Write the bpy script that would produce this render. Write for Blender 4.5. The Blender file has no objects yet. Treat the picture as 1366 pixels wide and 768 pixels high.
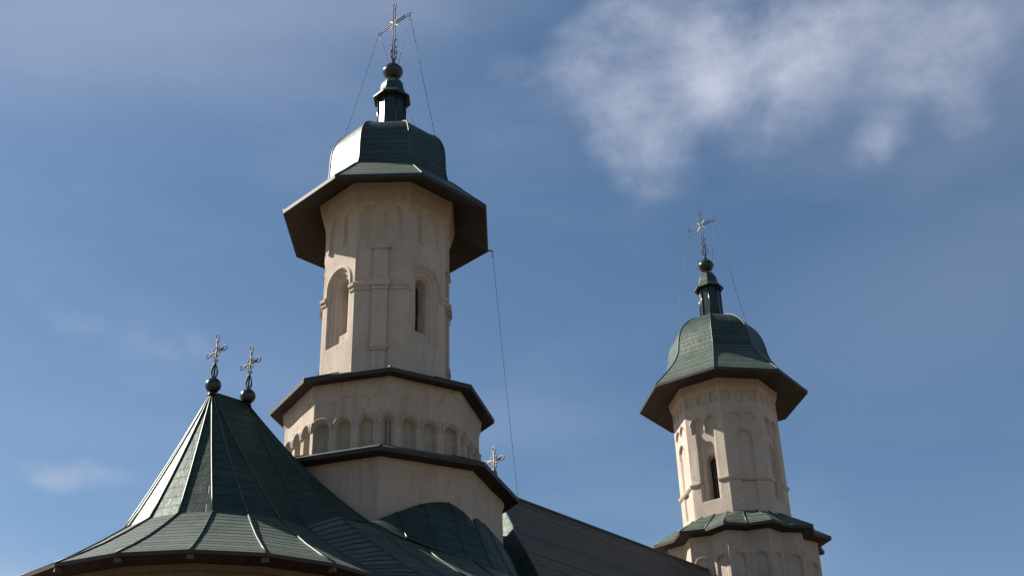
import bpy, math, random
import numpy as np
R_ = math.radians
random.seed(7)
S = bpy.context.scene
C = S.collection
H0 = 1.7                                    # eye height above the ground

# ------------------------------------------------------------ camera
cam_d = bpy.data.cameras.new('camera'); cam = bpy.data.objects.new('camera', cam_d); C.objects.link(cam)
S.camera = cam
FPX, PITCH, ROLL = 1643.165, 29.606, -1.742
cam_d.sensor_fit = 'HORIZONTAL'; cam_d.sensor_width = 36.0
cam_d.lens = FPX / 1366.0 * 36.0
cam_d.clip_start = 0.1; cam_d.clip_end = 5000
from mathutils import Matrix, Vector
p, r = R_(PITCH), R_(ROLL)
F = Vector((0, math.cos(p), math.sin(p))); Rt0 = Vector((1, 0, 0)); U0 = Rt0.cross(F)
Rt = math.cos(r) * Rt0 + math.sin(r) * U0; Up = -math.sin(r) * Rt0 + math.cos(r) * U0
m = Matrix((Rt, Up, -F)).transposed().to_4x4(); m.translation = (0, 0, H0)
cam.matrix_world = m

# ------------------------------------------------------------ sky and sun
SUN_AZ, SUN_EL = 286.0, 39.0                # azimuth clockwise from +Y
W = bpy.data.worlds.new('World'); S.world = W; W.use_nodes = True
nt = W.node_tree; N = nt.nodes; L = nt.links
N.clear()
def nd(tree, kind, **kw):
    n = tree.nodes.new(kind)
    for k, v in kw.items(): setattr(n, k, v)
    return n
def mth(tree, op, a, b=None, c=None, clamp=False):
    n = tree.nodes.new('ShaderNodeMath'); n.operation = op; n.use_clamp = clamp
    for i, x in enumerate((a, b, c)):
        if x is None: continue
        if isinstance(x, (int, float)): n.inputs[i].default_value = x
        else: tree.links.new(x, n.inputs[i])
    return n.outputs[0]
def smooth(tree, x, a, b, lo=0., hi=1.):
    n = tree.nodes.new('ShaderNodeMapRange'); n.interpolation_type = 'SMOOTHSTEP'
    tree.links.new(x, n.inputs[0])
    for i, v in zip((1, 2, 3, 4), (a, b, lo, hi)): n.inputs[i].default_value = v
    return n.outputs[0]
sky = nd(nt, 'ShaderNodeTexSky', sky_type='NISHITA', sun_disc=False, sun_elevation=R_(SUN_EL), sun_rotation=R_(SUN_AZ),
         altitude=500, air_density=1.0, dust_density=0.6, ozone_density=1.2)
tc = nd(nt, 'ShaderNodeTexCoord'); sep = nd(nt, 'ShaderNodeSeparateXYZ'); L.new(tc.outputs['Generated'], sep.inputs[0])
X, Y, Z = sep.outputs
az = mth(nt, 'MULTIPLY', mth(nt, 'ARCTAN2', X, Y), 57.2958)
el = mth(nt, 'MULTIPLY', mth(nt, 'ARCSINE', Z), 57.2958)
# domain warp so that cloud edges are wispy
nz = nd(nt, 'ShaderNodeTexNoise'); nz.inputs['Scale'].default_value = 5; nz.inputs['Detail'].default_value = 3; nz.inputs['Roughness'].default_value = .5
L.new(tc.outputs['Generated'], nz.inputs['Vector'])
sc = nd(nt, 'ShaderNodeSeparateColor'); L.new(nz.outputs['Color'], sc.inputs[0])
azw = mth(nt, 'ADD', az, mth(nt, 'MULTIPLY', mth(nt, 'SUBTRACT', sc.outputs[0], .5), 5.))
elw = mth(nt, 'ADD', el, mth(nt, 'MULTIPLY', mth(nt, 'SUBTRACT', sc.outputs[1], .5), 3.))
def blob(a0, e0, ra, re, rot, amp, hard=0.0):
    da = mth(nt, 'MULTIPLY', mth(nt, 'SUBTRACT', azw, a0), math.cos(R_(e0)))
    de = mth(nt, 'SUBTRACT', elw, e0)
    c, s = math.cos(R_(rot)), math.sin(R_(rot))
    u = mth(nt, 'DIVIDE', mth(nt, 'ADD', mth(nt, 'MULTIPLY', da, c), mth(nt, 'MULTIPLY', de, s)), ra)
    v = mth(nt, 'DIVIDE', mth(nt, 'SUBTRACT', mth(nt, 'MULTIPLY', de, c), mth(nt, 'MULTIPLY', da, s)), re)
    d = mth(nt, 'SQRT', mth(nt, 'ADD', mth(nt, 'MULTIPLY', u, u), mth(nt, 'MULTIPLY', v, v)))
    return smooth(nt, d, hard, 1.0, amp, 0.)
CLOUDS = [   # az, el, radius az, radius el, rotation, amount, inner
    (13.0, 40.5, 10.0, 5.2, 0, .50, .3),
    (19.0, 38.5, 8.0, 4.4, -12, .42, .25),
    (26.5, 37.5, 6.5, 5.0, -10, .10, .2),
    (7.5, 36.4, 3.6, 4.4, 15, .66, .2),
    (11.4, 38.6, 2.2, 3.6, 12, 1.0, .0),
    (14.0, 35.6, 3.0, 2.0, 0, .30, .1),
    (19.9, 34.0, 2.0, 2.0, 0, .46, .1),
    (24.6, 34.0, 2.2, 2.4, 0, .38, .1),
    (4.6, 39.8, 4.6, 3.4, 20, .44, .1),
    (-1.0, 39.8, 3.0, 1.8, -20, .36, .0),
    (-20.8, 20.1, 4.2, 1.0, -3, .70, .1),
    (-18.0, 26.5, 9.0, 2.0, -12, .30, .0),
]
tot = None
for b in CLOUDS:
    x = blob(*b)
    tot = x if tot is None else mth(nt, 'SUBTRACT', mth(nt, 'ADD', tot, x), mth(nt, 'MULTIPLY', tot, x))    # screen
def fbm(scale, stretch, rot, detail=8, rough=.58, dist=0.):
    n_ = nd(nt, 'ShaderNodeTexNoise'); n_.inputs['Scale'].default_value = scale; n_.inputs['Detail'].default_value = detail; n_.inputs['Roughness'].default_value = rough; n_.inputs['Distortion'].default_value = dist
    m_ = nd(nt, 'ShaderNodeMapping'); m_.inputs['Scale'].default_value = stretch; m_.inputs['Rotation'].default_value = tuple(R_(q) for q in rot)
    L.new(tc.outputs['Generated'], m_.inputs[0]); L.new(m_.outputs[0], n_.inputs['Vector']); return n_.outputs[0]
f1 = fbm(9, (1, 1, 1.25), (0, 25, 0), 8, .6, .3); f2 = fbm(30, (1, 1, 1.5), (0, 35, 10), 6, .6)
ff = mth(nt, 'ADD', mth(nt, 'MULTIPLY', f1, .74), mth(nt, 'MULTIPLY', f2, .26))
raw = mth(nt, 'ADD', mth(nt, 'MULTIPLY', mth(nt, 'SUBTRACT', ff, .5), 2.5), tot)
dens = mth(nt, 'MULTIPLY', smooth(nt, raw, -.02, 1.72, 0., 1.), smooth(nt, tot, 0., .25, 0., 1.))
f3 = fbm(3.2, (1, 1, 3.2), (0, -18, 0), 6, .55)
veil = smooth(nt, f3, .40, .72, .0, .12)
for h_ in ((-27.0, 43.0, 22.0, 11.0, 5, .30, .0), (-8.0, 45.0, 14.0, 6.0, 5, .16, .0), (-25.0, 13.5, 6.0, 4.2, 0, .80, .0), (23.0, 27.0, 14.0, 7.0, 10, .10, .0), (24.0, 38.0, 12.0, 7.0, 0, .20, .0)):
    veil = mth(nt, 'ADD', veil, blob(*h_))
dens = mth(nt, 'MINIMUM', mth(nt, 'ADD', dens, veil), .96)
mix = nd(nt, 'ShaderNodeMix', data_type='RGBA'); L.new(dens, mix.inputs[0]); L.new(sky.outputs[0], mix.inputs[6])
mix.inputs[7].default_value = (5.5, 5.8, 6.9, 1)
# gentle desaturation of the clear air
hs = nd(nt, 'ShaderNodeHueSaturation'); hs.inputs['Hue'].default_value = .497; hs.inputs['Saturation'].default_value = 1.10; hs.inputs['Value'].default_value = 1.
L.new(mix.outputs[2], hs.inputs['Color'])
bg = nd(nt, 'ShaderNodeBackground'); bg.inputs[1].default_value = .0535; L.new(hs.outputs[0], bg.inputs[0])
wo = nd(nt, 'ShaderNodeOutputWorld'); L.new(bg.outputs[0], wo.inputs[0])

sun_d = bpy.data.lights.new('sun', 'SUN'); sun_d.energy = 5.0; sun_d.angle = R_(.53); sun_d.color = (1, .93, .83)
sun = bpy.data.objects.new('sun', sun_d); C.objects.link(sun)
a, e = R_(SUN_AZ), R_(SUN_EL)
sd = Vector((math.sin(a) * math.cos(e), math.cos(a) * math.cos(e), math.sin(e)))
sun.rotation_euler = sd.to_track_quat('Z', 'Y').to_euler(); sun.location = sd * 100
S.view_settings.view_transform = 'Standard'; S.view_settings.look = 'None'
S.view_settings.gamma = 1; S.view_settings.use_curve_mapping = False
S.view_settings.exposure = 1.03
S.render.engine = 'CYCLES'

# ------------------------------------------------------------ materials
def new_mat(name):
    mt = bpy.data.materials.new(name); mt.use_nodes = True
    return mt, mt.node_tree, mt.node_tree.nodes['Principled BSDF']
def noise(t, vec, scale, detail=5, rough=.55, dist=0):
    n = nd(t, 'ShaderNodeTexNoise'); n.inputs['Scale'].default_value = scale; n.inputs['Detail'].default_value = detail
    n.inputs['Roughness'].default_value = rough; n.inputs['Distortion'].default_value = dist
    t.links.new(vec, n.inputs['Vector']); return n.outputs[0]
def ramp(t, fac, stops):
    n = nd(t, 'ShaderNodeValToRGB'); cr = n.color_ramp
    while len(cr.elements) < len(stops): cr.elements.new(.5)
    for e_, (p_, c_) in zip(cr.elements, stops): e_.position = p_; e_.color = (*c_, 1)
    t.links.new(fac, n.inputs[0]); return n.outputs[0]
def mixc(t, fac, a_, b_, mode='MIX'):
    n = nd(t, 'ShaderNodeMix', data_type='RGBA', blend_type=mode)
    for i, x in ((0, fac), (6, a_), (7, b_)):
        if isinstance(x, (int, float)): n.inputs[i].default_value = x
        elif isinstance(x, tuple): n.inputs[i].default_value = (*x, 1)
        else: t.links.new(x, n.inputs[i])
    return n.outputs[2]
def bump(t, bsdf, h, strength, dist, prev=None):
    n = nd(t, 'ShaderNodeBump'); n.inputs['Strength'].default_value = strength; n.inputs['Distance'].default_value = dist
    t.links.new(h, n.inputs['Height'])
    if prev is not None: t.links.new(prev, n.inputs['Normal'])
    t.links.new(n.outputs[0], bsdf.inputs['Normal']); return n.outputs[0]

def plaster(name, col, warm):
    mt, t, b = new_mat(name)
    tcn = nd(t, 'ShaderNodeTexCoord'); v = tcn.outputs['Object']
    n1 = noise(t, v, .9, 6, .6); n2 = noise(t, v, 6, 6, .6); n3 = noise(t, v, 45, 3)
    mpn = nd(t, 'ShaderNodeMapping'); mpn.inputs['Scale'].default_value = (5, 5, .45); t.links.new(v, mpn.inputs[0])
    st = noise(t, mpn.outputs[0], 1., 5, .6)              # rain streaks
    c1 = ramp(t, n1, [(.3, tuple(x * .86 for x in col)), (.7, tuple(min(1, x * 1.06) for x in col))])
    c2 = mixc(t, mth(t, 'MULTIPLY', smooth(t, n2, .50, .72), .5), c1, warm)
    n4 = noise(t, v, 2.3, 7, .65, .6); c2 = mixc(t, mth(t, 'MULTIPLY', smooth(t, n4, .56, .70), .35), c2, tuple(x * .72 for x in col))
    c3 = mixc(t, mth(t, 'MULTIPLY', smooth(t, st, .50, .72), .5), c2, tuple(x * .60 for x in col))
    vo = nd(t, 'ShaderNodeTexVoronoi', feature='DISTANCE_TO_EDGE'); vo.inputs['Scale'].default_value = .75
    wv = nd(t, 'ShaderNodeTexNoise'); wv.inputs['Scale'].default_value = 3; wv.inputs['Detail'].default_value = 6; t.links.new(v, wv.inputs['Vector'])
    av = nd(t, 'ShaderNodeVectorMath', operation='ADD'); sv = nd(t, 'ShaderNodeVectorMath', operation='SCALE'); sv.inputs['Scale'].default_value = .5
    t.links.new(wv.outputs['Color'], sv.inputs[0]); t.links.new(v, av.inputs[0]); t.links.new(sv.outputs[0], av.inputs[1]); t.links.new(av.outputs[0], vo.inputs['Vector'])
    crk = mth(t, 'MULTIPLY', smooth(t, vo.outputs['Distance'], .004, .014, 1., 0.), smooth(t, n1, .50, .62))
    c3 = mixc(t, mth(t, 'MULTIPLY', crk, .55), c3, tuple(x * .4 for x in col))
    t.links.new(c3, b.inputs['Base Color']); b.inputs['Roughness'].default_value = .92
    b.inputs['Specular IOR Level'].default_value = .2
    x = bump(t, b, n2, .35, .012); bump(t, b, n3, .3, .004, x)
    return mt
M_plaster = plaster('lime_plaster', (.455, .385, .320), (.35, .27, .20))
M_plaster2 = plaster('lime_plaster_weathered', (.40, .335, .275), (.29, .225, .165))

def sheet(name, cols, bw, bh, metallic, rough, seam_dark=.45, var=.5, bumpd=.012, offset=.5, ms=.016):
    """overlapping metal sheets / shingles in courses, laid out on the roof's own UV in metres"""
    mt, t, b = new_mat(name)
    uv = nd(t, 'ShaderNodeUVMap'); uv.uv_map = 'UVMap'
    tcn = nd(t, 'ShaderNodeTexCoord'); v = tcn.outputs['Object']
    br = nd(t, 'ShaderNodeTexBrick'); br.offset = offset
    br.inputs['Scale'].default_value = 1; br.inputs['Brick Width'].default_value = bw; br.inputs['Row Height'].default_value = bh
    br.inputs['Mortar Size'].default_value = ms; br.inputs['Mortar Smooth'].default_value = .3; br.inputs['Bias'].default_value = 0
    br.inputs['Color1'].default_value = (0, 0, 0, 1); br.inputs['Color2'].default_value = (1, 1, 1, 1); br.inputs['Mortar'].default_value = (.5, .5, .5, 1)
    # slight waviness of the courses
    wob = nd(t, 'ShaderNodeVectorMath', operation='SCALE'); nn = nd(t, 'ShaderNodeTexNoise'); nn.inputs['Scale'].default_value = 1.6
    t.links.new(v, nn.inputs['Vector']); t.links.new(nn.outputs['Color'], wob.inputs[0]); wob.inputs['Scale'].default_value = .07
    ad = nd(t, 'ShaderNodeVectorMath', operation='ADD'); t.links.new(uv.outputs[0], ad.inputs[0]); t.links.new(wob.outputs[0], ad.inputs[1])
    t.links.new(ad.outputs[0], br.inputs['Vector'])
    n1 = noise(t, v, 1.3, 6, .62); n2 = noise(t, v, 11, 5, .6)
    base = ramp(t, n1, [(.28, cols[0]), (.55, cols[1]), (.78, cols[2])])
    bw_ = nd(t, 'ShaderNodeSeparateColor'); t.links.new(br.outputs['Color'], bw_.inputs[0])
    c1 = mixc(t, mth(t, 'MULTIPLY', bw_.outputs[0], var), base, tuple(x * 1.7 for x in cols[2]))
    c2 = mixc(t, mth(t, 'MULTIPLY', smooth(t, n2, .5, .72), .45), c1, cols[0])
    c3 = mixc(t, mth(t, 'MULTIPLY', br.outputs['Fac'], 1 - seam_dark), c2, tuple(x * .25 for x in cols[0]))
    t.links.new(c3, b.inputs['Base Color'])
    b.inputs['Metallic'].default_value = metallic
    rr = mth(t, 'ADD', mth(t, 'MULTIPLY', n2, .22), rough - .11)
    rr = mth(t, 'ADD', rr, mth(t, 'MULTIPLY', bw_.outputs[0], .06))
    t.links.new(rr, b.inputs['Roughness'])
    # each course laps over the one below: saw-tooth height
    su = nd(t, 'ShaderNodeSeparateXYZ'); t.links.new(ad.outputs[0], su.inputs[0])
    saw = mth(t, 'SUBTRACT', 1., mth(t, 'FRACT', mth(t, 'DIVIDE', su.outputs[1], bh)))
    h = mth(t, 'SUBTRACT', saw, mth(t, 'MULTIPLY', br.outputs['Fac'], .8))
    x = bump(t, b, h, 1., bumpd); x = bump(t, b, n1, .6, .06, x); bump(t, b, n2, .35, .012, x)
    return mt
G = [(.016, .033, .024), (.026, .049, .036), (.044, .071, .052)]
M_roof = sheet('green_metal_sheets', G, 3.1, .34, .50, .56, var=.25, ms=.022)
M_skirt = sheet('green_shingle_courses', [(.036, .056, .041), (.057, .082, .060), (.086, .112, .084)], 90., .24, .10, .55, seam_dark=.0, var=.3, bumpd=.04, ms=.035)
M_bell = sheet('green_dome_sheets', G, 1.6, .22, .28, .48, var=.22)
M_west = sheet('brown_shingles', [(.028, .027, .022), (.056, .047, .037), (.105, .080, .060)], 90., .17, .05, .62, seam_dark=.45, var=.6, ms=.014, bumpd=.03)
def simple(name, col, metallic=0, rough=.6, nscale=20, namt=.3):
    mt, t, b = new_mat(name)
    v = nd(t, 'ShaderNodeTexCoord').outputs['Object']; n1 = noise(t, v, nscale, 5, .6)
    c = ramp(t, n1, [(.3, tuple(x * (1 - namt) for x in col)), (.7, tuple(min(1, x * (1 + namt)) for x in col))])
    t.links.new(c, b.inputs['Base Color']); b.inputs['Metallic'].default_value = metallic; b.inputs['Roughness'].default_value = rough
    bump(t, b, n1, .3, .01); return mt
M_seam = simple('seam_metal', (.05, .065, .052), .35, .46, 8)
M_dark = simple('dark_patina_metal', (.035, .05, .047), .6, .28, 6)
M_iron = simple('galvanised_cross_iron', (.036, .036, .042), .1, .62, 30)
M_gilt = simple('pale_gilt_rays', (.50, .40, .30), .2, .5, 30)
M_pale = simple('whitened_iron', (.26, .25, .25), 0, .6, 30)
M_wire = simple('thin_steel_wire', (.10, .10, .11), .3, .5, 30)
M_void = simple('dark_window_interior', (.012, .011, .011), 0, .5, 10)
M_frame = simple('window_wood', (.07, .05, .04), 0, .6, 14)
def boards(name, col):
    mt, t, b = new_mat(name)
    uv = nd(t, 'ShaderNodeUVMap'); uv.uv_map = 'UVMap'; su = nd(t, 'ShaderNodeSeparateXYZ'); t.links.new(uv.outputs[0], su.inputs[0])
    fr = mth(t, 'FRACT', mth(t, 'DIVIDE', su.outputs[0], .16)); gap = mth(t, 'LESS_THAN', fr, .08)
    idx = nd(t, 'ShaderNodeTexWhiteNoise', noise_dimensions='1D'); t.links.new(mth(t, 'FLOOR', mth(t, 'DIVIDE', su.outputs[0], .16)), idx.inputs['W'])
    v = nd(t, 'ShaderNodeTexCoord').outputs['Object']; n1 = noise(t, v, 7, 5, .6)
    c = ramp(t, mth(t, 'ADD', mth(t, 'MULTIPLY', idx.outputs[0], .5), mth(t, 'MULTIPLY', n1, .5)), [(.25, tuple(x * .6 for x in col)), (.75, tuple(x * 1.3 for x in col))])
    c = mixc(t, gap, c, tuple(x * .2 for x in col)); t.links.new(c, b.inputs['Base Color']); b.inputs['Roughness'].default_value = .75
    bump(t, b, mth(t, 'SUBTRACT', 1., gap), .6, .01); return mt
M_fresco = plaster('faded_painted_wall', (.13, .088, .055), (.08, .045, .03))
M_soffit = boards('dark_stained_boards', (.022, .011, .008))
M_fascia = simple('dark_eave_board', (.018, .013, .012), .0, .6, 12)

# ------------------------------------------------------------ helpers
def put(name, verts, faces, mat, parent=None, uvs=None, smooth_=False):
    me = bpy.data.meshes.new(name); me.from_pydata([tuple(map(float, v)) for v in verts], [], faces)
    if uvs is not None:
        l = me.uv_layers.new(name='UVMap'); l.data.foreach_set('uv', np.array(uvs, dtype=np.float32).ravel())
    me.materials.append(mat)
    if smooth_: me.polygons.foreach_set('use_smooth', [True] * len(me.polygons))
    me.update(); o = bpy.data.objects.new(name, me); C.objects.link(o)
    if parent is not None: o.parent = parent
    return o
class MB:
    def __init__(s): s.v = []; s.f = []
    def add(s, v, f):
        k = len(s.v); s.v += [tuple(x) for x in v]; s.f += [tuple(i + k for i in q) for q in f]
    def box(s, c, sx, sy, sz, rot=0):
        cx, cy, cz = c; cr, sr = math.cos(rot), math.sin(rot); vs = []
        for dz in (-1, 1):
            for dx, dy in ((-1, -1), (1, -1), (1, 1), (-1, 1)):
                x, y = dx * sx / 2, dy * sy / 2; vs.append((cx + x * cr - y * sr, cy + x * sr + y * cr, cz + dz * sz / 2))
        s.add(vs, [(3, 2, 1, 0), (4, 5, 6, 7), (0, 1, 5, 4), (1, 2, 6, 5), (2, 3, 7, 6), (3, 0, 4, 7)])
    def tube(s, pts, rad, n=8, closed=False):
        pts = [Vector(q) for q in pts]; m_ = len(pts); rads = rad if isinstance(rad, (list, tuple)) else [rad] * m_
        vs = []; prev = None
        for i, q in enumerate(pts):
            if closed: d = pts[(i + 1) % m_] - pts[i - 1]
            else: d = pts[min(i + 1, m_ - 1)] - pts[max(i - 1, 0)]
            d.normalize()
            if prev is None: x = d.orthogonal().normalized()
            else: x = (prev - d * prev.dot(d)).normalized()
            prev = x; y = d.cross(x)
            for k in range(n):
                a_ = 2 * math.pi * k / n; vs.append(q + (x * math.cos(a_) + y * math.sin(a_)) * rads[i])
        fs = []
        for i in range(m_ if closed else m_ - 1):
            j = (i + 1) % m_
            for k in range(n): fs.append((i * n + k, i * n + (k + 1) % n, j * n + (k + 1) % n, j * n + k))
        if not closed: fs += [tuple(range(n))[::-1], tuple((m_ - 1) * n + k for k in range(n))]
        s.add(vs, fs)
    def lathe(s, prof, n=24, c=(0, 0, 0), phase=0.):
        vs = [(c[0] + r_ * math.cos(phase + 2 * math.pi * k / n), c[1] + r_ * math.sin(phase + 2 * math.pi * k / n), c[2] + z) for r_, z in prof for k in range(n)]
        fs = [(i * n + k, i * n + (k + 1) % n, (i + 1) * n + (k + 1) % n, (i + 1) * n + k) for i in range(len(prof) - 1) for k in range(n)]
        s.add(vs, fs)
    def out(s, name, mat, parent=None, smooth_=False): return put(name, s.v, s.f, mat, parent, None, smooth_)
def thing(name, label, cat, loc, rz=0, group=None):
    o = bpy.data.objects.new(name, None); C.objects.link(o); o.location = loc; o.rotation_euler = (0, 0, rz)
    o['label'] = label; o['category'] = cat
    if group: o['group'] = group
    return o

def loft(name, rings, mat, parent, closed=True, smooth_=True, ushift=True):
    """rings: list of equally long point lists. Each strip between two neighbouring columns keeps its own
    vertices, so the arrises stay crisp while the profile is smooth. UV in metres: u along, v up the slope"""
    m_, n = len(rings), len(rings[0]); vs = []; fs = []; uv = []
    rng = range(n if closed else n - 1)
    for k in rng:
        k2 = (k + 1) % n; base = len(vs)
        vv = 0.; prevm = None; coords = []
        for i in range(m_):
            a_, b_ = Vector(rings[i][k]), Vector(rings[i][k2]); mid = (a_ + b_) / 2
            if prevm is not None: vv += (mid - prevm).length
            prevm = mid; w = (b_ - a_).length
            vs += [a_, b_]; coords.append(((k * 1.37 + 3 - w / 2, vv), (k * 1.37 + 3 + w / 2, vv)))
        for i in range(m_ - 1):
            fs.append((base + 2 * i, base + 2 * i + 1, base + 2 * i + 3, base + 2 * i + 2))
            uv += [coords[i][0], coords[i][1], coords[i + 1][1], coords[i + 1][0]]
    return put(name, vs, fs, mat, parent, uv, smooth_)
def weld(o):
    import bmesh
    bm = bmesh.new(); bm.from_mesh(o.data); bmesh.ops.remove_doubles(bm, verts=bm.verts, dist=.0005); bm.to_mesh(o.data); bm.free()
def ngon_ring(n, ph, Rr, z, c=(0, 0)):
    return [(c[0] + Rr * math.cos(R_(ph) + 2 * math.pi * k / n), c[1] + Rr * math.sin(R_(ph) + 2 * math.pi * k / n), z) for k in range(n)]
def densify(prof, per=5):
    """Catmull-Rom through a profile"""
    P_ = [prof[0]] + list(prof) + [prof[-1]]; o = []
    for i in range(1, len(P_) - 2):
        p0, p1, p2, p3 = map(np.array, P_[i - 1:i + 3])
        for t_ in np.linspace(0, 1, per, endpoint=False):
            o.append(tuple(.5 * ((2 * p1) + (-p0 + p2) * t_ + (2 * p0 - 5 * p1 + 4 * p2 - p3) * t_ ** 2 + (-p0 + 3 * p1 - 3 * p2 + p3) * t_ ** 3)))
    o.append(tuple(prof[-1])); return o
def poly_roof(name, n, ph, prof, mat, parent, **kw): return loft(name, [ngon_ring(n, ph, r_, z) for r_, z in prof], mat, parent, **kw)
def seams(parent, cols, rad=.028, mat=None, name='roof_seam', lift=.012):
    for pts in cols:
        mb = MB(); mb.tube([(x, y, z + lift) for x, y, z in pts], rad, 6); mb.out(name, mat or M_seam, parent, True)

# relief walls: a fine grid pushed in and out to carve niches, arches and mouldings
CELL = .025
def ramp_np(sd): return np.clip(.5 - sd / CELL, 0, 1)
def arch(u, z, uc, h, zb, zs, pointed=0.):
    du = np.abs(u - uc)
    if pointed > 0:
        off = h * pointed; top = np.hypot(du + off, z - zs) - (h + off)
    else: top = np.hypot(du, z - zs) - h
    return np.where(z > zs, top, np.maximum(du - h, zb - z))
_rs = np.random.RandomState(11)
_W = [(_rs.uniform(.8, 5), _rs.uniform(.8, 5), _rs.uniform(0, 6.28), _rs.uniform(-1, 1)) for _ in range(14)]
def wavy(A_, B_, amp, k=1.): return amp * sum(np.sin(p_ * k * A_ + q_ * k * B_ * sg_ + c_) for p_, q_, c_, sg_ in _W) / 5.
def relief(name, n, ph, Rfun, z0, z1, depth, mat, parent, cell=CELL, star=None):
    """depth(i, u, z, w) -> outward offset, u runs along facet i"""
    rows = int(round((z1 - z0) / cell)) + 1; z = np.linspace(z0, z1, rows)
    vs = []; fs = []; base = 0
    for i in range(n):
        if star:
            pA, pB = star[i], star[(i + 1) % n]
            A = np.array(pA); B = np.array(pB); w = float(np.linalg.norm(B - A)); t_ = (B - A) / w; nn_ = np.array([t_[1], -t_[0]]); mid = (A + B) / 2
            cols = max(2, int(round(w / cell)) + 1); u = np.linspace(-w / 2, w / 2, cols)
            U, Zg = np.meshgrid(u, z); D = depth(i, U + wavy(U + 9 * i, Zg, .006, 2.), Zg + wavy(Zg, U + 7 * i, .006, 2.), w) + wavy(U + 5 * i, Zg, .006) * (np.abs(U) < w * .49)
            Xp = mid[0] + t_[0] * U + nn_[0] * D; Yp = mid[1] + t_[1] * U + nn_[1] * D
        else:
            an = R_(ph + (i + .5) * 360 / n); k = math.tan(math.pi / n); ap0 = Rfun(z0) * math.cos(math.pi / n); w = 2 * ap0 * k
            cols = int(round(w / cell)) + 1; u = np.linspace(-w / 2, w / 2, cols)
            U, Zg = np.meshgrid(u, z); AP = np.vectorize(Rfun)(Zg) * math.cos(math.pi / n) + depth(i, U + wavy(U + 9 * i, Zg, .006, 2.) * (np.abs(U) < w * .45), Zg + wavy(Zg, U + 7 * i, .005, 2.) * (np.abs(U) < w * .45), w) + wavy(U + 5 * i, Zg, .007) * (np.abs(U) < w * .46)
            sc_ = np.vectorize(Rfun)(Zg) / Rfun(z0)
            Ux = U * sc_; Ux[:, 0] = -AP[:, 0] * k; Ux[:, -1] = AP[:, -1] * k
            Xp = math.cos(an) * AP - math.sin(an) * Ux; Yp = math.sin(an) * AP + math.cos(an) * Ux
        P_ = np.stack([Xp, Yp, Zg], 2).reshape(-1, 3); vs.append(P_)
        r0 = np.arange(rows - 1)[:, None] * cols; c0 = np.arange(cols - 1)[None, :]; q = (base + r0 + c0)
        fs.append(np.stack([q, q + 1, q + cols + 1, q + cols], 2).reshape(-1, 4)); base += rows * cols
    V = np.concatenate(vs).astype(np.float32); Fq = np.concatenate(fs).astype(np.int32)
    me = bpy.data.meshes.new(name); me.vertices.add(len(V)); me.vertices.foreach_set('co', V.ravel())
    me.loops.add(Fq.size); me.loops.foreach_set('vertex_index', Fq.ravel())
    me.polygons.add(len(Fq)); me.polygons.foreach_set('loop_start', np.arange(0, Fq.size, 4, dtype=np.int32))
    me.update(calc_edges=True); me.validate(); me.materials.append(mat)
    o = bpy.data.objects.new(name, me); C.objects.link(o); o.parent = parent
    return o
def facet_frame(n, ph, Rr, i):
    an = R_(ph + (i + .5) * 360 / n); ap = Rr * math.cos(math.pi / n)
    return an, ap
def on_facet(n, ph, Rr, i, u, o, z):
    an, ap = facet_frame(n, ph, Rr, i); ap += o
    return (math.cos(an) * ap - math.sin(an) * u, math.sin(an) * ap + math.cos(an) * u, z)
def facet_box(mb, n, ph, Rr, i, u0, u1, z0, z1, o0, o1):
    P_ = [on_facet(n, ph, Rr, i, u_, o_, z_) for z_ in (z0, z1) for u_, o_ in ((u0, o0), (u1, o0), (u1, o1), (u0, o1))]
    mb.add(P_, [(0, 1, 2, 3), (7, 6, 5, 4), (0, 4, 5, 1), (1, 5, 6, 2), (2, 6, 7, 3), (3, 7, 4, 0)])
def facet_course(mb, n, ph, Rr, i, u0, u1, prof):
    """moulding along part of a facet; None as an end = mitred at the corner. prof = [(out, z)...] closed"""
    an, ap = facet_frame(n, ph, Rr, i); k = math.tan(math.pi / n); pts = []
    for e_, sgn in ((u0, -1), (u1, 1)):
        for o_, z_ in prof:
            u_ = e_ if e_ is not None else sgn * (ap + o_) * k
            pts.append(on_facet(n, ph, Rr, i, u_, o_, z_))
    m_ = len(prof); fs = [(j, (j + 1) % m_, m_ + (j + 1) % m_, m_ + j) for j in range(m_)] + [tuple(range(m_))[::-1], tuple(range(m_, 2 * m_))]
    mb.add(pts, fs)

# ------------------------------------------------------------ church frame: local x = east, y = north, origin on the main tower's axis
T1 = Vector((-4.207, 36.0, 0)); AZR = R_(40.2)
dW = Vector((math.sin(AZR), math.cos(AZR), 0))
RZ = math.atan2(-dW.y, -dW.x)
T2 = Vector((9.577, 52.331, 0))
ZG = H0                                      # all tower heights below were measured from eye level

# ------------------------------------------------------------ ground
def ground_mat():
    mt, t, b = new_mat('trodden_dry_earth'); v = nd(t, 'ShaderNodeTexCoord').outputs['Object']
    n1 = noise(t, v, .15, 6); n2 = noise(t, v, 3, 8, .7)
    c = ramp(t, n1, [(.3, (.085, .065, .040)), (.7, (.135, .095, .06))]); c = mixc(t, mth(t, 'MULTIPLY', n2, .5), c, (.12, .085, .05))
    t.links.new(c, b.inputs['Base Color']); b.inputs['Roughness'].default_value = .95; bump(t, b, n2, .6, .05); return mt
g = put('ground', [(-1500, -1500, 0), (1500, -1500, 0), (1500, 1500, 0), (-1500, 1500, 0)], [(0, 1, 2, 3)], ground_mat()); g['kind'] = 'structure'

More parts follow.
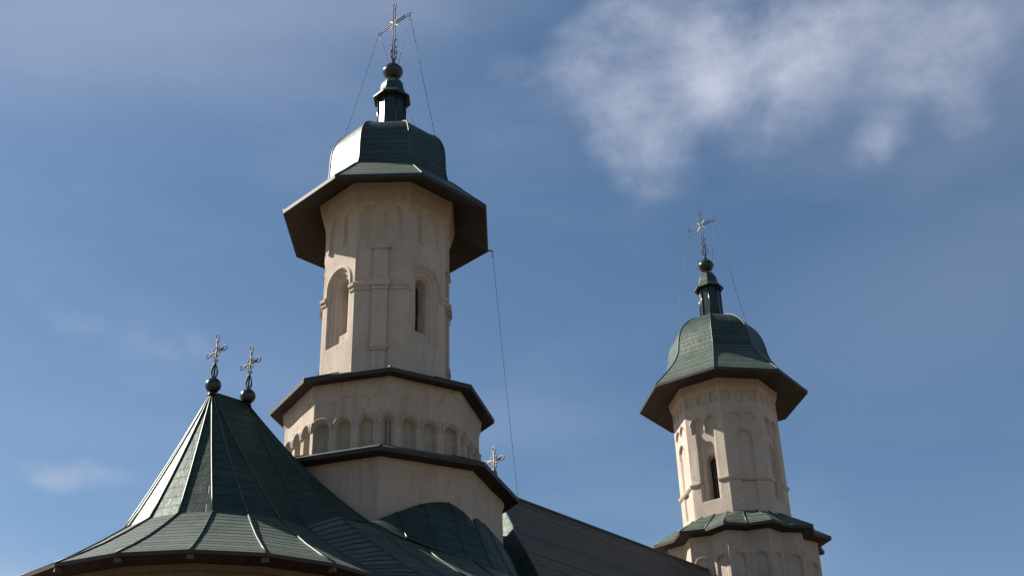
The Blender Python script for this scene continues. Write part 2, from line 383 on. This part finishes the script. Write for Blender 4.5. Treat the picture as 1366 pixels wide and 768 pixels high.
# ------------------------------------------------------------ crosses
def loop_end(mb, o, d, side, size, rad):
    """open diamond-shaped loop at the end of a cross arm: o start, d outward, side across"""
    o, d, side = map(Vector, (o, d, side))
    pts = [o, o + d * size * .45 + side * size * .42, o + d * size * .95 + side * size * .30, o + d * size * 1.12,
           o + d * size * .95 - side * size * .30, o + d * size * .45 - side * size * .42]
    mb.tube(pts, rad, 6, closed=True)
def big_cross(parent, z0, zc, half, ztop, rad=.021, gilt=True):
    """forged double-rod cross, arms along local y"""
    o = MB(); g_ = .055
    Yv, Zv = Vector((0, 1, 0)), Vector((0, 0, 1))
    for s in (-1, 1):
        o.tube([(0, s * g_, z0), (0, s * g_, ztop - .28)], rad, 6)
        o.tube([(0, -half + .26, zc + s * g_), (0, half - .26, zc + s * g_)], rad, 6)
    loop_end(o, (0, 0, ztop - .28), Zv, Yv, .25, rad)
    loop_end(o, (0, half - .26, zc), Yv, Zv, .24, rad); loop_end(o, (0, -half + .26, zc), -Yv, Zv, .24, rad)
    h = zc - z0
    for f_, w_ in ((.50, .17), (.30, .20)):                 # small slanting foot bars
        z_ = z0 + h * f_; o.tube([(0, -w_, z_ - .04), (0, 0, z_), (0, w_, z_ + .04)], rad, 6)
    for s in (-1, 1):                                       # scrolls bracing the foot
        o.tube([(0, s * (.05 + .16 * math.sin(q * math.pi) * (1 - .3 * q)), z0 + q * h * .32) for q in np.linspace(0, 1, 9)], rad * .9, 6)
        o.tube([(s * (.03 + .14 * math.sin(q * math.pi) * (1 - .3 * q)), 0, z0 + q * h * .32) for q in np.linspace(0, 1, 9)], rad * .9, 6)
    cr = o.out('cross', M_iron, parent, True)
    if gilt:
        r_ = MB()
        for q in range(4):
            a_ = math.pi / 4 + q * math.pi / 2
            r_.tube([(0, math.cos(a_) * .08, zc + math.sin(a_) * .08), (0, math.cos(a_) * .34, zc + math.sin(a_) * .34)], [.022, .006], 5)
        for q in range(8):
            a_ = q * math.pi / 4 + .39
            r_.tube([(0, math.cos(a_) * .07, zc + math.sin(a_) * .07), (0, math.cos(a_) * .2, zc + math.sin(a_) * .2)], [.015, .005], 5)
        r_.out('ray_burst', M_gilt, cr)
    return cr
def trefoil_cross(parent, x, y, z0, hgt, half, rad=.018, mat=None):
    """ornate wrought cross with curled ends, arms along local y"""
    o = MB(); zc = z0 + hgt * .60; zt = z0 + hgt
    o.tube([(x, y, z0), (x, y, zt - .16)], rad * 1.5, 6); o.tube([(x, y - half + .13, zc), (x, y + half - .13, zc)], rad * 1.5, 6)
    for d_, s_, q in (((0, 0, 1), (0, 1, 0), (x, y, zt - .2)), ((0, 1, 0), (0, 0, 1), (x, y + half - .17, zc)), ((0, -1, 0), (0, 0, 1), (x, y - half + .17, zc))):
        loop_end(o, q, d_, s_, .19, rad)
        for sg in (-1, 1):                                 # little leaf curls behind the loop
            d1, s1, q1 = Vector(d_), Vector(s_), Vector(q)
            o.tube([q1 - d1 * .12, q1 - d1 * .03 + s1 * sg * .07, q1 + d1 * .02 + s1 * sg * .03], rad * .8, 5)
    for k in range(4):                                      # lozenge round the crossing
        a0, a1 = k * math.pi / 2, (k + 1) * math.pi / 2
        o.tube([(x, y + math.cos(a0) * .17, zc + math.sin(a0) * .26), (x, y + math.cos(a1) * .17, zc + math.sin(a1) * .26)], rad * .8, 5)
        am = (a0 + a1) / 2; o.tube([(x, y + math.cos(am) * .05, zc + math.sin(am) * .05), (x, y + math.cos(am) * .22, zc + math.sin(am) * .22)], [rad, rad * .3], 5)
    zb = z0 + hgt * .36
    o.tube([(x, y - .11, zb - .03), (x, y, zb), (x, y + .11, zb + .03)], rad * 1.2, 5)
    for s in (-1, 1):
        o.tube([(x, y + s * .13 * math.sin(q * math.pi) * (1.1 - .5 * q), z0 + q * (zb - z0)) for q in np.linspace(0, 1, 9)], rad, 6)
        o.tube([(x + s * .12 * math.sin(q * math.pi) * (1.1 - .5 * q), y, z0 + q * (zb - z0)) for q in np.linspace(0, 1, 9)], rad, 6)
        o.tube([(x, y + s * .02, zb), (x, y + s * .09, zb + .07), (x, y + s * .03, zb + .15)], rad * .8, 5)
    return o.out('cross', mat or M_iron, parent, True)

# ------------------------------------------------------------ lantern + onion + cross on top of a tower
def top_parts(parent, ph, zb, zcr, half=.90, zct=33.27, sc_=1.0):
    ze_ = zb + 1.66
    b = MB(); b.lathe([(.66, zb - .12), (.66, zb + .06), (.56, zb + .12), (.52, zb + .2), (.51, ze_ + .02), (.52, ze_ + .04)], 8, phase=R_(ph))
    lan = b.out('lantern', M_dark, parent)
    for k in range(8):
        c_ = MB(); a_ = R_(ph + k * 45); x, y = .52 * math.cos(a_), .52 * math.sin(a_)
        c_.tube([(x, y, zb + .12), (x, y, ze_ + .02)], .035, 6); c_.out('corner_rib', M_dark, lan, True)
    ev = [(.71, ze_), (.71, ze_ + .07), (.54, ze_ + .24), (.47, ze_ + .42), (.43, ze_ + .68), (.34, ze_ + .86), (.20, ze_ + .95), (.12, ze_ + 1.0)]
    rings = [ngon_ring(8, ph, .51, ze_ + .03)] + [ngon_ring(8, ph, r_, z_) for r_, z_ in ev]
    loft('lantern_roof', rings, M_bell, parent, smooth_=False)
    o = MB(); z0 = ze_ + .98
    pr = densify([(.12, z0), (.10, z0 + .08), (.24, z0 + .14), (.36, z0 + .30), (.38, z0 + .44), (.30, z0 + .60), (.16, z0 + .72), (.08, z0 + .86), (.045, z0 + 1.02)], 4)
    o.lathe(pr, 16); o.out('onion_finial', M_dark, parent, True)
    cr = big_cross(parent, z0 + .95, zcr, half, zct)
    return cr
def chain(parent, a_, b_, sag, rad=.008):
    mb = MB(); a_, b_ = Vector(a_), Vector(b_); n = 26
    pts = [a_.lerp(b_, i / n) - Vector((0, 0, sag * 4 * (i / n) * (1 - i / n))) for i in range(n + 1)]
    mb.tube(pts, rad, 5)
    for i in range(1, n, 2):
        q = pts[i]; d_ = (pts[i + 1] - pts[i]).normalized(); mb.tube([q - d_ * .05, q, q + d_ * .05], [rad, rad * 2.1, rad], 5)
    mb.out('guy_chain', M_wire, parent, True)
def eave_parts(roof, n, ph, Re, ze, Rw, zw, fh=.11, ring_e=None, ring_w=None):
    e = ring_e or ngon_ring(n, ph, Re, 0); w = ring_w or ngon_ring(n, ph, Rw, 0)
    f = .985
    loft('eave_board', [[(x * f, y * f, ze - fh) for x, y, _ in e], [(x, y, ze - fh) for x, y, _ in e], [(x * 1.004, y * 1.004, ze + .012) for x, y, _ in e]], M_fascia, roof, smooth_=False)
    loft('soffit', [[(x, y, zw) for x, y, _ in w], [(x * f, y * f, ze - fh + .01) for x, y, _ in e]], M_soffit, roof, smooth_=False)

# ============================================================ MAIN TOWER
SH = 18.2                                    # phase of the shaft's corners from east towards north
t1 = thing('church_tower', 'larger white tower on two wider roofed tiers, right behind the green tent roof', 'tower', (T1.x, T1.y, 0), RZ, 'church towers')
z = lambda v: v + ZG
RS = 2.15; WS = 2 * RS * math.sin(math.pi / 8)
def shaftR(zz):
    q = zz - ZG
    return RS + np.interp(q, [16, 22.55, 22.75, 23.1, 23.5], [0, 0, .05, .16, .22])
WIN1 = [1, 3, 5, 7]     # facets whose centres look N, W, S, E : facet i is centred on SH+22.5+45 i
def d_shaft(i, U, Z_, w):
    q = Z_ - ZG; D = np.zeros_like(U)
    s = i * w + U + w * 40                                   # distance round the perimeter
    # pendant frieze of pointed blind arches
    sp = w * 8 / 18; ph0 = w * 0
    m_ = np.mod(s + sp / 2, sp) - sp / 2                     # 0 on a pendant in the middle of facet 0, 2, ...
    md = sp / 2 - np.abs(m_)
    niche = arch(md, q, 0, sp / 2 - .055, 0, 22.15, pointed=.8)
    band = .09 * ramp_np(21.3 - q) * (1 - ramp_np(niche))
    D += band
    if i in WIN1:
        D += .045 * ramp_np(np.maximum(arch(U, q, 0, .66, 19.55, 19.95), -arch(U, q, 0, .57, 0, 19.95))) 
        D -= .07 * ramp_np(arch(U, q, 0, .53, 17.80, 19.95))
        D -= .07 * ramp_np(arch(U, q, 0, .43, 17.84, 19.93))
        D -= .08 * ramp_np(arch(U, q, 0, .33, 17.90, 19.90))
        D -= .45 * ramp_np(arch(U, q, 0, .225, 18.22, 19.92))
    return D
relief('shaft_wall', 8, SH, shaftR, z(16.3), z(23.45), d_shaft, M_plaster, t1)
for i in WIN1:
    f_ = MB(); facet_box(f_, 8, SH, RS, i, -.25, .25, z(18.15), z(20.2), -.66, -.62); wn = f_.out('window', M_void, t1)
    b_ = MB()
    facet_box(b_, 8, SH, RS, i, -.025, .025, z(18.2), z(20.15), -.60, -.57)
    for q in (18.7, 19.2, 19.7): facet_box(b_, 8, SH, RS, i, -.23, .23, z(q), z(q + .035), -.605, -.58)
    b_.out('window_bars', M_frame, wn)
SP = [(-.02, z(19.40)), (.045, z(19.42)), (.05, z(19.50)), (.10, z(19.56)), (.105, z(19.66)), (.02, z(19.72)), (-.02, z(19.72))]
for k in (7, 1, 3, 5):
    mb = MB(); facet_course(mb, 8, SH, RS, k, .60, None, SP); facet_course(mb, 8, SH, RS, (k + 1) % 8, None, None, SP); facet_course(mb, 8, SH, RS, (k + 2) % 8, None, -.60, SP)
    mb.out('string_course', M_plaster, t1)
for i in (0, 2, 4, 6):
    mb = MB()
    facet_box(mb, 8, SH, RS, i, -.21, .21, z(16.4), z(17.24), -.02, .07)
    facet_box(mb, 8, SH, RS, i, -.24, .24, z(17.40), z(20.88), -.02, .10)
    for (za, zb_, o_) in ((17.24, 17.32, .12), (17.32, 17.40, .15), (20.88, 20.95, .15), (19.38, 19.50, .14), (19.50, 19.72, .19)):
        facet_box(mb, 8, SH, RS, i, -.24 - (o_ - .1), .24 + (o_ - .1), z(za), z(zb_), -.02, o_)
    P_ = [on_facet(8, SH, RS, i, u_, o_, z_) for o_ in (-.02, .13) for u_, z_ in ((-.31, z(20.95)), (.31, z(20.95)), (0, z(21.2)))]
    mb.add(P_, [(2, 1, 0), (3, 4, 5), (0, 1, 4, 3), (1, 2, 5, 4), (2, 0, 3, 5)])
    mb.out('pilaster', M_plaster, t1)
# main roof
ZE, RE = z(22.88), 3.684
prof = [(RE, ZE), (3.28, ZE + .40), (2.88, ZE + .80), (2.50, ZE + 1.20), (2.27, ZE + 1.40)]
bell = densify([(2.27, ZE + 1.40), (2.19, ZE + 1.68), (2.17, ZE + 2.1), (2.15, ZE + 2.55), (2.07, ZE + 2.97), (1.87, ZE + 3.35), (1.52, ZE + 3.63), (1.10, ZE + 3.84), (.60, ZE + 4.0)], 5)
sk = poly_roof('roof_skirt', 8, SH, densify(prof, 3), M_skirt, t1)
be = poly_roof('dome', 8, SH, bell, M_bell, t1)
eave_parts(sk, 8, SH, RE, ZE, 2.33, z(23.4))
def arris(n, ph, prof): return [[(r_ * math.cos(R_(ph + k * 360 / n)), r_ * math.sin(R_(ph + k * 360 / n)), z_) for r_, z_ in prof] for k in range(n)]
seams(sk, arris(8, SH, densify(prof, 3)), .026); seams(be, arris(8, SH, bell), .026)
top_parts(t1, SH, z(26.84), z(32.25), .90, z(33.27))
va = lambda a_, R2, q: (R2 * math.cos(R_(a_ + 46.9)), R2 * math.sin(R_(a_ + 46.9)), z(q))
chain(t1, (0, .86, z(32.2)), va(84, 1.72, 26.2), .1); chain(t1, (0, .86, z(32.2)), va(-150, 1.1, 26.65), .1)
chain(t1, (0, -.86, z(32.2)), va(-84, 1.8, 26.15), .1); chain(t1, (0, -.86, z(32.2)), va(118, 2.9, 23.8), .1)
mb = MB(); mb.tube([(0, 0, z(33.2)), (0, 0, z(33.75))], .012, 5); mb.out('lightning_rod', M_wire, t1)
# upper tier: arcaded drum
PB = 49.6; RB = 3.05; WB = 2 * RB * math.sin(math.pi / 8)
def d_drum(i, U, Z_, w):
    q = Z_ - ZG; s = i * w + U + w / 2; sp = w * 8 / 27; m_ = np.mod(s + sp / 2, sp) - sp / 2
    n1 = arch(m_, q, 0, .21, 13.55, 14.42)
    ring_ = np.maximum(arch(m_, q, 0, .335, 14.44, 14.44), -arch(m_, q, 0, .265, 0, 14.44))
    D = .08 * ramp_np(ring_) - .22 * ramp_np(n1)
    D += .05 * ramp_np(np.maximum(np.abs(q - 14.42) - .025, -(np.abs(m_) - .20)))
    D += np.interp(q, [15.3, 15.45, 15.9], [0, .05, .09])
    return D
relief('drum_wall', 8, PB, lambda q: RB, z(13.2), z(15.86), d_drum, M_plaster2, t1)
dr = poly_roof('drum_roof', 8, PB, [(3.55, z(15.92)), (2.8, z(16.28)), (2.1, z(16.66))], M_skirt, t1)
eave_parts(dr, 8, PB, 3.55, z(15.92), RB + .08, z(15.84)); seams(dr, arris(8, PB, [(3.55, z(15.92)), (2.1, z(16.66))]), .026)
# lower tier
PC = 45.7; RC = 3.72
relief('base_wall', 8, PC, lambda q: RC, z(8.6), z(13.06), lambda i, U, Z_, w: .05 * ramp_np(12.85 - (Z_ - ZG)), M_plaster2, t1, cell=.09)
br_ = poly_roof('base_roof', 8, PC, [(4.24, z(13.16)), (3.6, z(13.46)), (3.0, z(13.74))], M_skirt, t1)
eave_parts(br_, 8, PC, 4.24, z(13.16), RC + .04, z(13.05)); seams(br_, arris(8, PC, [(4.24, z(13.16)), (3.0, z(13.74))]), .026)

# ============================================================ SECOND TOWER
S2 = 27.2
t2 = thing('church_tower', 'tower at the far end of the brown ridge, above a jagged star shaped lower roof', 'tower', (T2.x, T2.y, 0), RZ, 'church towers')
R2 = 2.36; W2 = 2 * R2 * math.sin(math.pi / 8)
def shaft2R(zz): return R2 + np.interp(zz - ZG, [16, 22.95, 23.1, 23.5], [0, 0, .07, .16])
WIN2 = [1, 3, 5, 7]
def d_shaft2(i, U, Z_, w):
    q = Z_ - ZG; D = np.zeros_like(U)
    sp = w / 3; m_ = np.mod(U + sp / 2, sp) - sp / 2
    D -= .07 * ramp_np(arch(m_, q, 0, .19, 22.45, 22.78))
    hood = lambda uc: np.maximum(arch(U, q, uc, .37, 21.56, 21.56), -arch(U, q, uc, .30, 0, 21.56))
    D += .04 * ramp_np(np.minimum(hood(-.33), hood(.33)))
    if i in WIN2:
        big = np.minimum(np.maximum(np.abs(U) - .60, np.maximum(18.0 - q, q - 21.15)), np.minimum(arch(U, q, -.33, .27, 21.1, 21.56), arch(U, q, .33, .27, 21.1, 21.56)))
        big = np.where(q < 21.15, np.abs(U) - .42, big); big = np.maximum(big, 18.0 - q)
        D -= .14 * ramp_np(big)
        D -= .12 * ramp_np(arch(U, q, 0, .30, 18.0, 20.40))
        D -= .45 * ramp_np(arch(U, q, 0, .24, 18.03, 19.85))
    else:
        D -= .06 * ramp_np(np.minimum(arch(U, q, -.33, .27, 21.42, 21.56), arch(U, q, .33, .27, 21.42, 21.56)))
        D += .035 * ramp_np(np.maximum(arch(U, q, 0, .42, 20.5, 20.72), -arch(U, q, 0, .34, 0, 20.72)))
        D -= .08 * ramp_np(arch(U, q, 0, .33, 17.62, 20.72))
    return D
relief('shaft_wall', 8, S2, shaft2R, z(16.5), z(23.5), d_shaft2, M_plaster, t2, cell=.028)
for i in WIN2:
    f_ = MB(); facet_box(f_, 8, S2, R2, i, -.28, .28, z(17.95), z(20.15), -.70, -.66); wn = f_.out('window', M_void, t2)
    b_ = MB(); facet_box(b_, 8, S2, R2, i, -.03, .03, z(18.0), z(20.1), -.64, -.61)
    for q in (18.6, 19.2): facet_box(b_, 8, S2, R2, i, -.25, .25, z(q), z(q + .04), -.645, -.615)
    b_.out('window_bars', M_frame, wn)
SP2 = [(-.02, z(18.70)), (.04, z(18.72)), (.09, z(18.80)), (.09, z(18.87)), (-.02, z(18.92))]
for k in WIN2:
    mb = MB(); facet_course(mb, 8, S2, R2, k, .44, None, SP2); facet_course(mb, 8, S2, R2, (k + 1) % 8, None, None, SP2); facet_course(mb, 8, S2, R2, (k + 2) % 8, None, -.44, SP2)
    mb.out('string_course', M_plaster, t2)
ZE2, RE2 = z(23.36), 3.875
prof2 = [(RE2, ZE2), (3.40, ZE2 + .50), (2.92, ZE2 + 1.04), (2.60, ZE2 + 1.48), (2.42, ZE2 + 1.80)]
bell2 = densify([(2.42, ZE2 + 1.80), (2.33, ZE2 + 2.1), (2.27, ZE2 + 2.5), (2.15, ZE2 + 2.95), (1.94, ZE2 + 3.36), (1.60, ZE2 + 3.74), (1.20, ZE2 + 4.02), (.60, ZE2 + 4.28)], 5)
sk2 = poly_roof('roof_skirt', 8, S2, densify(prof2, 3), M_skirt, t2); be2 = poly_roof('dome', 8, S2, bell2, M_bell, t2)
eave_parts(sk2, 8, S2, RE2, ZE2, 2.5, z(23.45)); seams(sk2, arris(8, S2, densify(prof2, 3)), .026); seams(be2, arris(8, S2, bell2), .026)
top_parts(t2, S2, z(27.6), z(33.02), .84, z(33.95))
vb = lambda a_, R_2, q: (R_2 * math.cos(R_(a_ + 29.8)), R_2 * math.sin(R_(a_ + 29.8)), z(q))
chain(t2, (0, .8, z(33.0)), vb(88, 1.6, 27.05), .1); chain(t2, (0, .8, z(33.0)), vb(-160, .9, 27.4), .1)
chain(t2, (0, -.8, z(33.0)), vb(-88, 1.95, 26.6), .1); chain(t2, (0, -.8, z(33.0)), vb(150, 1.0, 27.4), .1)
mb = MB(); mb.tube([(0, 0, z(33.9)), (0, 0, z(34.5))], .012, 5); mb.out('lightning_rod', M_wire, t2)
# twelve-pointed star tier
PS = -8 + 29.8
def starring(Ro, Ri, z_): return [((Ro if k % 2 == 0 else Ri) * math.cos(R_(PS + 15 * k)), (Ro if k % 2 == 0 else Ri) * math.sin(R_(PS + 15 * k)), z_) for k in range(24)]
star = [(x, y) for x, y, _ in starring(3.30, 2.90, 0)]
def d_star(i, U, Z_, w):
    q = Z_ - ZG; D = -.09 * ramp_np(arch(U, q, 0, w * .27, 13.6, 15.02))
    D += .035 * ramp_np(np.maximum(arch(U, q, 0, w * .36, 15.0, 15.02), -arch(U, q, 0, w * .29, 0, 15.02)))
    return D * np.where(np.abs(U) > w * .46, 0, 1)
relief('star_wall', 24, 0, None, z(12.8), z(16.22), d_star, M_plaster2, t2, cell=.035, star=star)
MB_ = MB(); MB_.box((0, 0, z(5.6)), 5.6, 5.6, 14.6); MB_.out('lower_wall', M_plaster2, t2)
sr = loft('star_roof', [starring(3.90, 3.42, z(16.36)), starring(3.25, 2.9, z(16.80)), ngon_ring(24, PS, 2.3, z(17.30))], M_skirt, t2, smooth_=False)
eave_parts(sr, 24, PS, 0, z(16.36), 0, z(16.20), ring_e=starring(3.90, 3.42, 0), ring_w=starring(3.33, 2.93, 0))
seams(sr, [[(starring(3.90, 3.42, z(16.36))[k]), (ngon_ring(24, PS, 2.3, z(17.30))[k])] for k in range(24)], .034)

# ============================================================ CHURCH BODY
ch = thing('monastery_church', 'low church body under green tent and brown ridge roofs, two small crosses side by side', 'church', (T1.x, T1.y, 0), RZ)
E_ = lambda s, t_, q: (-s, t_, z(q))         # s = west along the ridge, t = north
# altar tent roof : 20 sided, straight ridge between the two balls
CS = -5.6; A_, B_ = (-6.50, 14.56), (-5.30, 14.62)
def ray(th, R2, q): return E_(CS - R2 * math.cos(R_(th)), R2 * math.sin(R_(th)), q)
TH = [10 + 18 * k for k in range(20)]
def apex(th):
    c_ = math.cos(R_(th)); s_, q = (A_ if c_ > 0 else B_)
    return (s_ - .03 * c_, .03 * math.sin(R_(th)), q)
def lerp(a_, b_, f_): return tuple(x + (y - x) * f_ for x, y in zip(a_, b_))
BR, EA = (2.72, 10.42), (5.34, 8.62)
WEST = {6: (-3.9, 2.85, 10.9), 7: (-2.9, 2.75, 11.0), 8: (-2.4, 1.5, 11.2), 9: (-2.3, .0, 11.2), 10: (-2.4, -1.5, 11.2), 11: (-2.9, -2.75, 11.0), 12: (-3.9, -2.85, 10.9)}
steep = []
for f_ in np.linspace(0, 1, 9):
    row = []
    for th in TH:
        s_, t_, q = apex(th); e_ = (CS - BR[0] * math.cos(R_(th)), BR[0] * math.sin(R_(th)), BR[1]); sag = .12
        k_ = round((th - 10) / 18)
        if k_ in WEST: e_ = WEST[k_]; sag = .26
        x = lerp(e_, (s_, t_, q), f_); row.append(E_(x[0], x[1], x[2] - sag * math.sin(math.pi * f_)))
    steep.append(row)
ten = loft('tent_roof', steep, M_roof, ch)
TO = [TH[k] for k in (14, 15, 16, 17, 18, 19, 0, 1, 2, 3, 4, 5)]
skr = [[ray(th, EA[0] + (BR[0] - EA[0]) * f_, EA[1] + (BR[1] - EA[1]) * f_ - .10 * math.sin(math.pi * f_)) for th in TO] for f_ in np.linspace(0, 1, 5)]
altar_sk = loft('altar_skirt_roof', skr, M_skirt, ch, closed=False)
seams(ten, [[row[k] for row in steep] for k in (18, 19, 0, 1, 2, 3, 4)], .028); seams(ten, [[row[k] for row in steep] for k in range(5, 18)], .012, M_dark); seams(altar_sk, [[row[k] for row in skr] for k in range(12)], .03)
mb = MB(); mb.tube([E_(A_[0], 0, A_[1] + .02), E_(B_[0], 0, B_[1] + .02)], .05, 8); mb.out('ridge_cap', M_dark, ten, True)
# eave and wall of the altar
er = [ray(th, 1, 0) for th in TH]
def altar_ring(R2, q): return [ray(th, R2, q) for th in TH]
loft('eave_board', [altar_ring(EA[0] - .06, 8.545), altar_ring(EA[0], 8.545), altar_ring(EA[0] + .012, 8.63)], M_fascia, altar_sk, smooth_=False)
loft('soffit', [altar_ring(4.6, 8.44), altar_ring(EA[0] - .05, 8.56)], M_soffit, altar_sk, smooth_=False)
for th in TO:
    mb = MB(); c_ = ray(th, EA[0] - .10, 8.50); mb.box(c_, .16, .08, .12, -R_(th)); mb.out('rafter_end', M_frame, altar_sk)
def wall_loft(name, ringf, zs, mat): return loft(name, [ringf(q) for q in zs], mat, ch, smooth_=False)
wall_loft('altar_wall', lambda q: altar_ring(4.62, q), (-1.7, 2, 6, 8.2), M_fresco)
loft('cornice', [altar_ring(4.62, 8.15), altar_ring(4.72, 8.2), altar_ring(4.74, 8.3), altar_ring(4.84, 8.33), altar_ring(4.84, 8.47)], M_fresco, ch, smooth_=False)
# the two balls and crosses of the tent
for (s_, q), rz_ in ((A_, 0), (B_, 0)):
    mb = MB(); mb.lathe([(.13, z(q) - .05), (.11, z(q) + .06)] + [(.225 * math.sin(a_), z(q) + .25 - .225 * math.cos(a_)) for a_ in np.linspace(.45, math.pi - .15, 14)] + [(.03, z(q) + .50)], 24, (-s_, 0, 0))
    mb.out('finial_ball', M_dark, ch, True)
    trefoil_cross(ch, -s_, 0, z(q) + .44, 1.42, .43)
# north and south side apses (the roof leaning against the tower) and nave skirt
def side_apse(sg):
    Q = [(-5.12, 2.66, 10.43), (-4.25, 2.95, 10.85), (-3.35, 3.5, 10.60), (-2.3, 4.1, 10.2), (-.6, 4.35, 10.12), (.9, 4.3, 10.1), (2.4, 3.7, 10.1), (3.6, 2.7, 10.1), (4.3, 1.0, 10.1)]
    Ee = [(-4.67, 5.24, 8.62), (-3.9, 5.95, 8.58), (-3.2, 6.3, 8.53), (-2.4, 6.6, 8.5), (-1.0, 6.95, 8.42), (1.2, 6.9, 8.4), (3.2, 6.1, 8.4), (4.8, 4.6, 8.4), (5.6, 2., 8.4)]
    cx, cy = .0, 2.5
    rings = []
    for f_ in np.linspace(0, 1, 5): rings.append([(e_[0] + (q_[0] - e_[0]) * f_, e_[1] + (q_[1] - e_[1]) * f_, e_[2] + (q_[2] - e_[2]) * f_ - .08 * math.sin(math.pi * f_)) for q_, e_ in zip(Q, Ee)])
    In = [(-3.9, 2.3, 10.95), (-3.15, 2.7, 10.98), (-2.3, 3.0, 11.40), (-1.5, 3.2, 11.80), (-.6, 3.3, 12.08), (.2, 3.3, 12.08), (1.0, 3.1, 11.92), (1.8, 2.9, 11.72), (2.8, 2.4, 11.4), (3.6, 1.0, 11.0)]
    Ou = [(-4.25, 2.95, 10.85), (-3.35, 3.5, 10.60), (-2.7, 3.95, 10.35), (-1.8, 4.2, 10.18), (-.8, 4.34, 10.12), (.2, 4.36, 10.1), (1.2, 4.22, 10.1), (2.2, 3.8, 10.1), (3.3, 3.0, 10.1), (4.3, 1.0, 10.1)]
    In, Ou = densify(In, 4), densify(Ou, 4)
    up = []
    for f_, g_ in ((0, 0), (.12, .10), (.25, .24), (.4, .44), (.55, .65), (.7, .84), (.85, .96), (1, 1)):
        up.append([(a1[0] + (b1[0] - a1[0]) * f_, a1[1] + (b1[1] - a1[1]) * f_, a1[2] + (b1[2] - a1[2]) * g_) for a1, b1 in zip(Ou, In)])
    fix = lambda rr: [[E_(x, sg * y, q) for x, y, q in (r_ if sg > 0 else r_[::-1])] for r_ in rr]
    a_ = loft('side_apse_roof', fix(up), M_roof, ch, closed=False); weld(a_); b_ = loft('nave_skirt_roof', fix(rings), M_skirt, ch, closed=False)
    fu, fr_ = fix(up), fix(rings)
    seams(a_, [[row[k] for row in fu] for k in range(4, 36, 4)], .014, M_dark); seams(b_, [[row[k] for row in fr_] for k in range(1, 9)], .026)
    w_ = [[(e_[0] * .87, e_[1] * .87, q) for e_ in Ee] for q in (-1.7, 8.45)]
    loft('side_apse_wall', fix(w_), M_plaster2, ch, closed=False, smooth_=False)
    loft('soffit', fix([[(e_[0] * .87, e_[1] * .87, 8.3) for e_ in Ee], [(e_[0], e_[1], e_[2] - .12) for e_ in Ee]]), M_soffit, b_, closed=False, smooth_=False)
    loft('eave_board', fix([[(e_[0], e_[1], e_[2] - .12) for e_ in Ee], [(e_[0], e_[1], e_[2] + .01) for e_ in Ee]]), M_fascia, b_, closed=False, smooth_=False)
side_apse(1); side_apse(-1)
# west roof with hipped end towards the tower
ZR = 14.80; SW = 26.0
def wroof():
    nh = (2.33, 5.0, ZR - 1.19 * 5.0); ne = (1.9, 6.3, ZR - 1.19 * 5.0 - .9)
    for sg in (1, -1):
        rows = []
        for f_ in np.linspace(0, 1, 7):
            a_ = lerp(nh, (5.28, 0, ZR), f_); b_ = lerp((SW, 5.0, nh[2]), (SW, 0, ZR), f_)
            rows.append([E_(b_[0], sg * b_[1], b_[2]), E_(a_[0], sg * a_[1], a_[2])])
        rows = [[E_(SW, sg * 6.3, ne[2]), E_(ne[0], sg * 6.3, ne[2])]] + rows
        # subdivide lengthwise so that the courses stay level
        o = loft('west_roof', [[r_[0], r_[1]] if sg > 0 else [r_[1], r_[0]] for r_ in rows], M_west, ch, closed=False, smooth_=False)
        seams(o, [[rows[1][1], rows[-1][1]]], .035, M_seam, 'hip_seam')
    hip = [[E_(nh[0], -nh[1], nh[2]), E_(nh[0], nh[1], nh[2])][::-1], [E_(5.26, -.03, ZR), E_(5.26, .03, ZR)][::-1]]
    ho = loft('hip_roof', [[lerp(hip[0][0], hip[1][0], f_), lerp(hip[0][1], hip[1][1], f_)] for f_ in np.linspace(0, 1, 8)], M_roof, ch, closed=False, smooth_=False)
    mb = MB(); mb.tube([E_(5.28, 0, ZR + .02), E_(SW, 0, ZR + .02)], .06, 8); mb.out('ridge_cap', M_seam, ch, True)
    mb = MB(); mb.box(E_((4 + SW) / 2, 0, 3.3), SW - 4, 10.2, 10.0); mb.out('nave_wall', M_plaster2, ch)
wroof()
mb = MB(); s_ = 5.28
mb.lathe([(.1, z(ZR) - .05), (.09, z(ZR) + .03)] + [(.2 * math.sin(a_), z(ZR) + .2 - .2 * math.cos(a_)) for a_ in np.linspace(.45, math.pi - .15, 12)] + [(.02, z(ZR) + .4)], 20, (-s_, 0, 0))
mb.out('finial_ball', M_dark, ch, True)
trefoil_cross(ch, -s_, 0, z(ZR) + .36, 1.25, .42, .025, M_pale)

# ============================================================ LIGHTNING CABLE hanging from the main eave to the ridge
cb = thing('cable', 'thin dark cable hanging slack from the eave corner of the larger tower to the ridge', 'cable', (T1.x, T1.y, 0), RZ)
k_ = R_(SH + 45 * 3)   # corner at 106 deg to the right of the viewer
a_ = Vector((3.70 * math.cos(R_(106.3 + 46.9)), 3.70 * math.sin(R_(106.3 + 46.9)), ZE - .06)); b_ = Vector(E_(6.5, 0, ZR + .05))
mb = MB(); n = 40
hk = a_ + Vector((a_.x, a_.y, 0)).normalized() * .16
mb.tube([a_, hk, *[hk.lerp(b_, i / n) + Vector((0, 0, -.25 * 4 * (i / n) * (1 - i / n))) for i in range(1, n + 1)]], .008, 5)
mb.out('strand', M_wire, cb, True)
mb = MB(); mb.tube([a_ - Vector((a_.x, a_.y, 0)).normalized() * .1, hk + Vector((0, 0, .03))], .03, 6); mb.tube([hk, hk - Vector((0, 0, .22))], .018, 6); mb.out('hook', M_iron, cb)
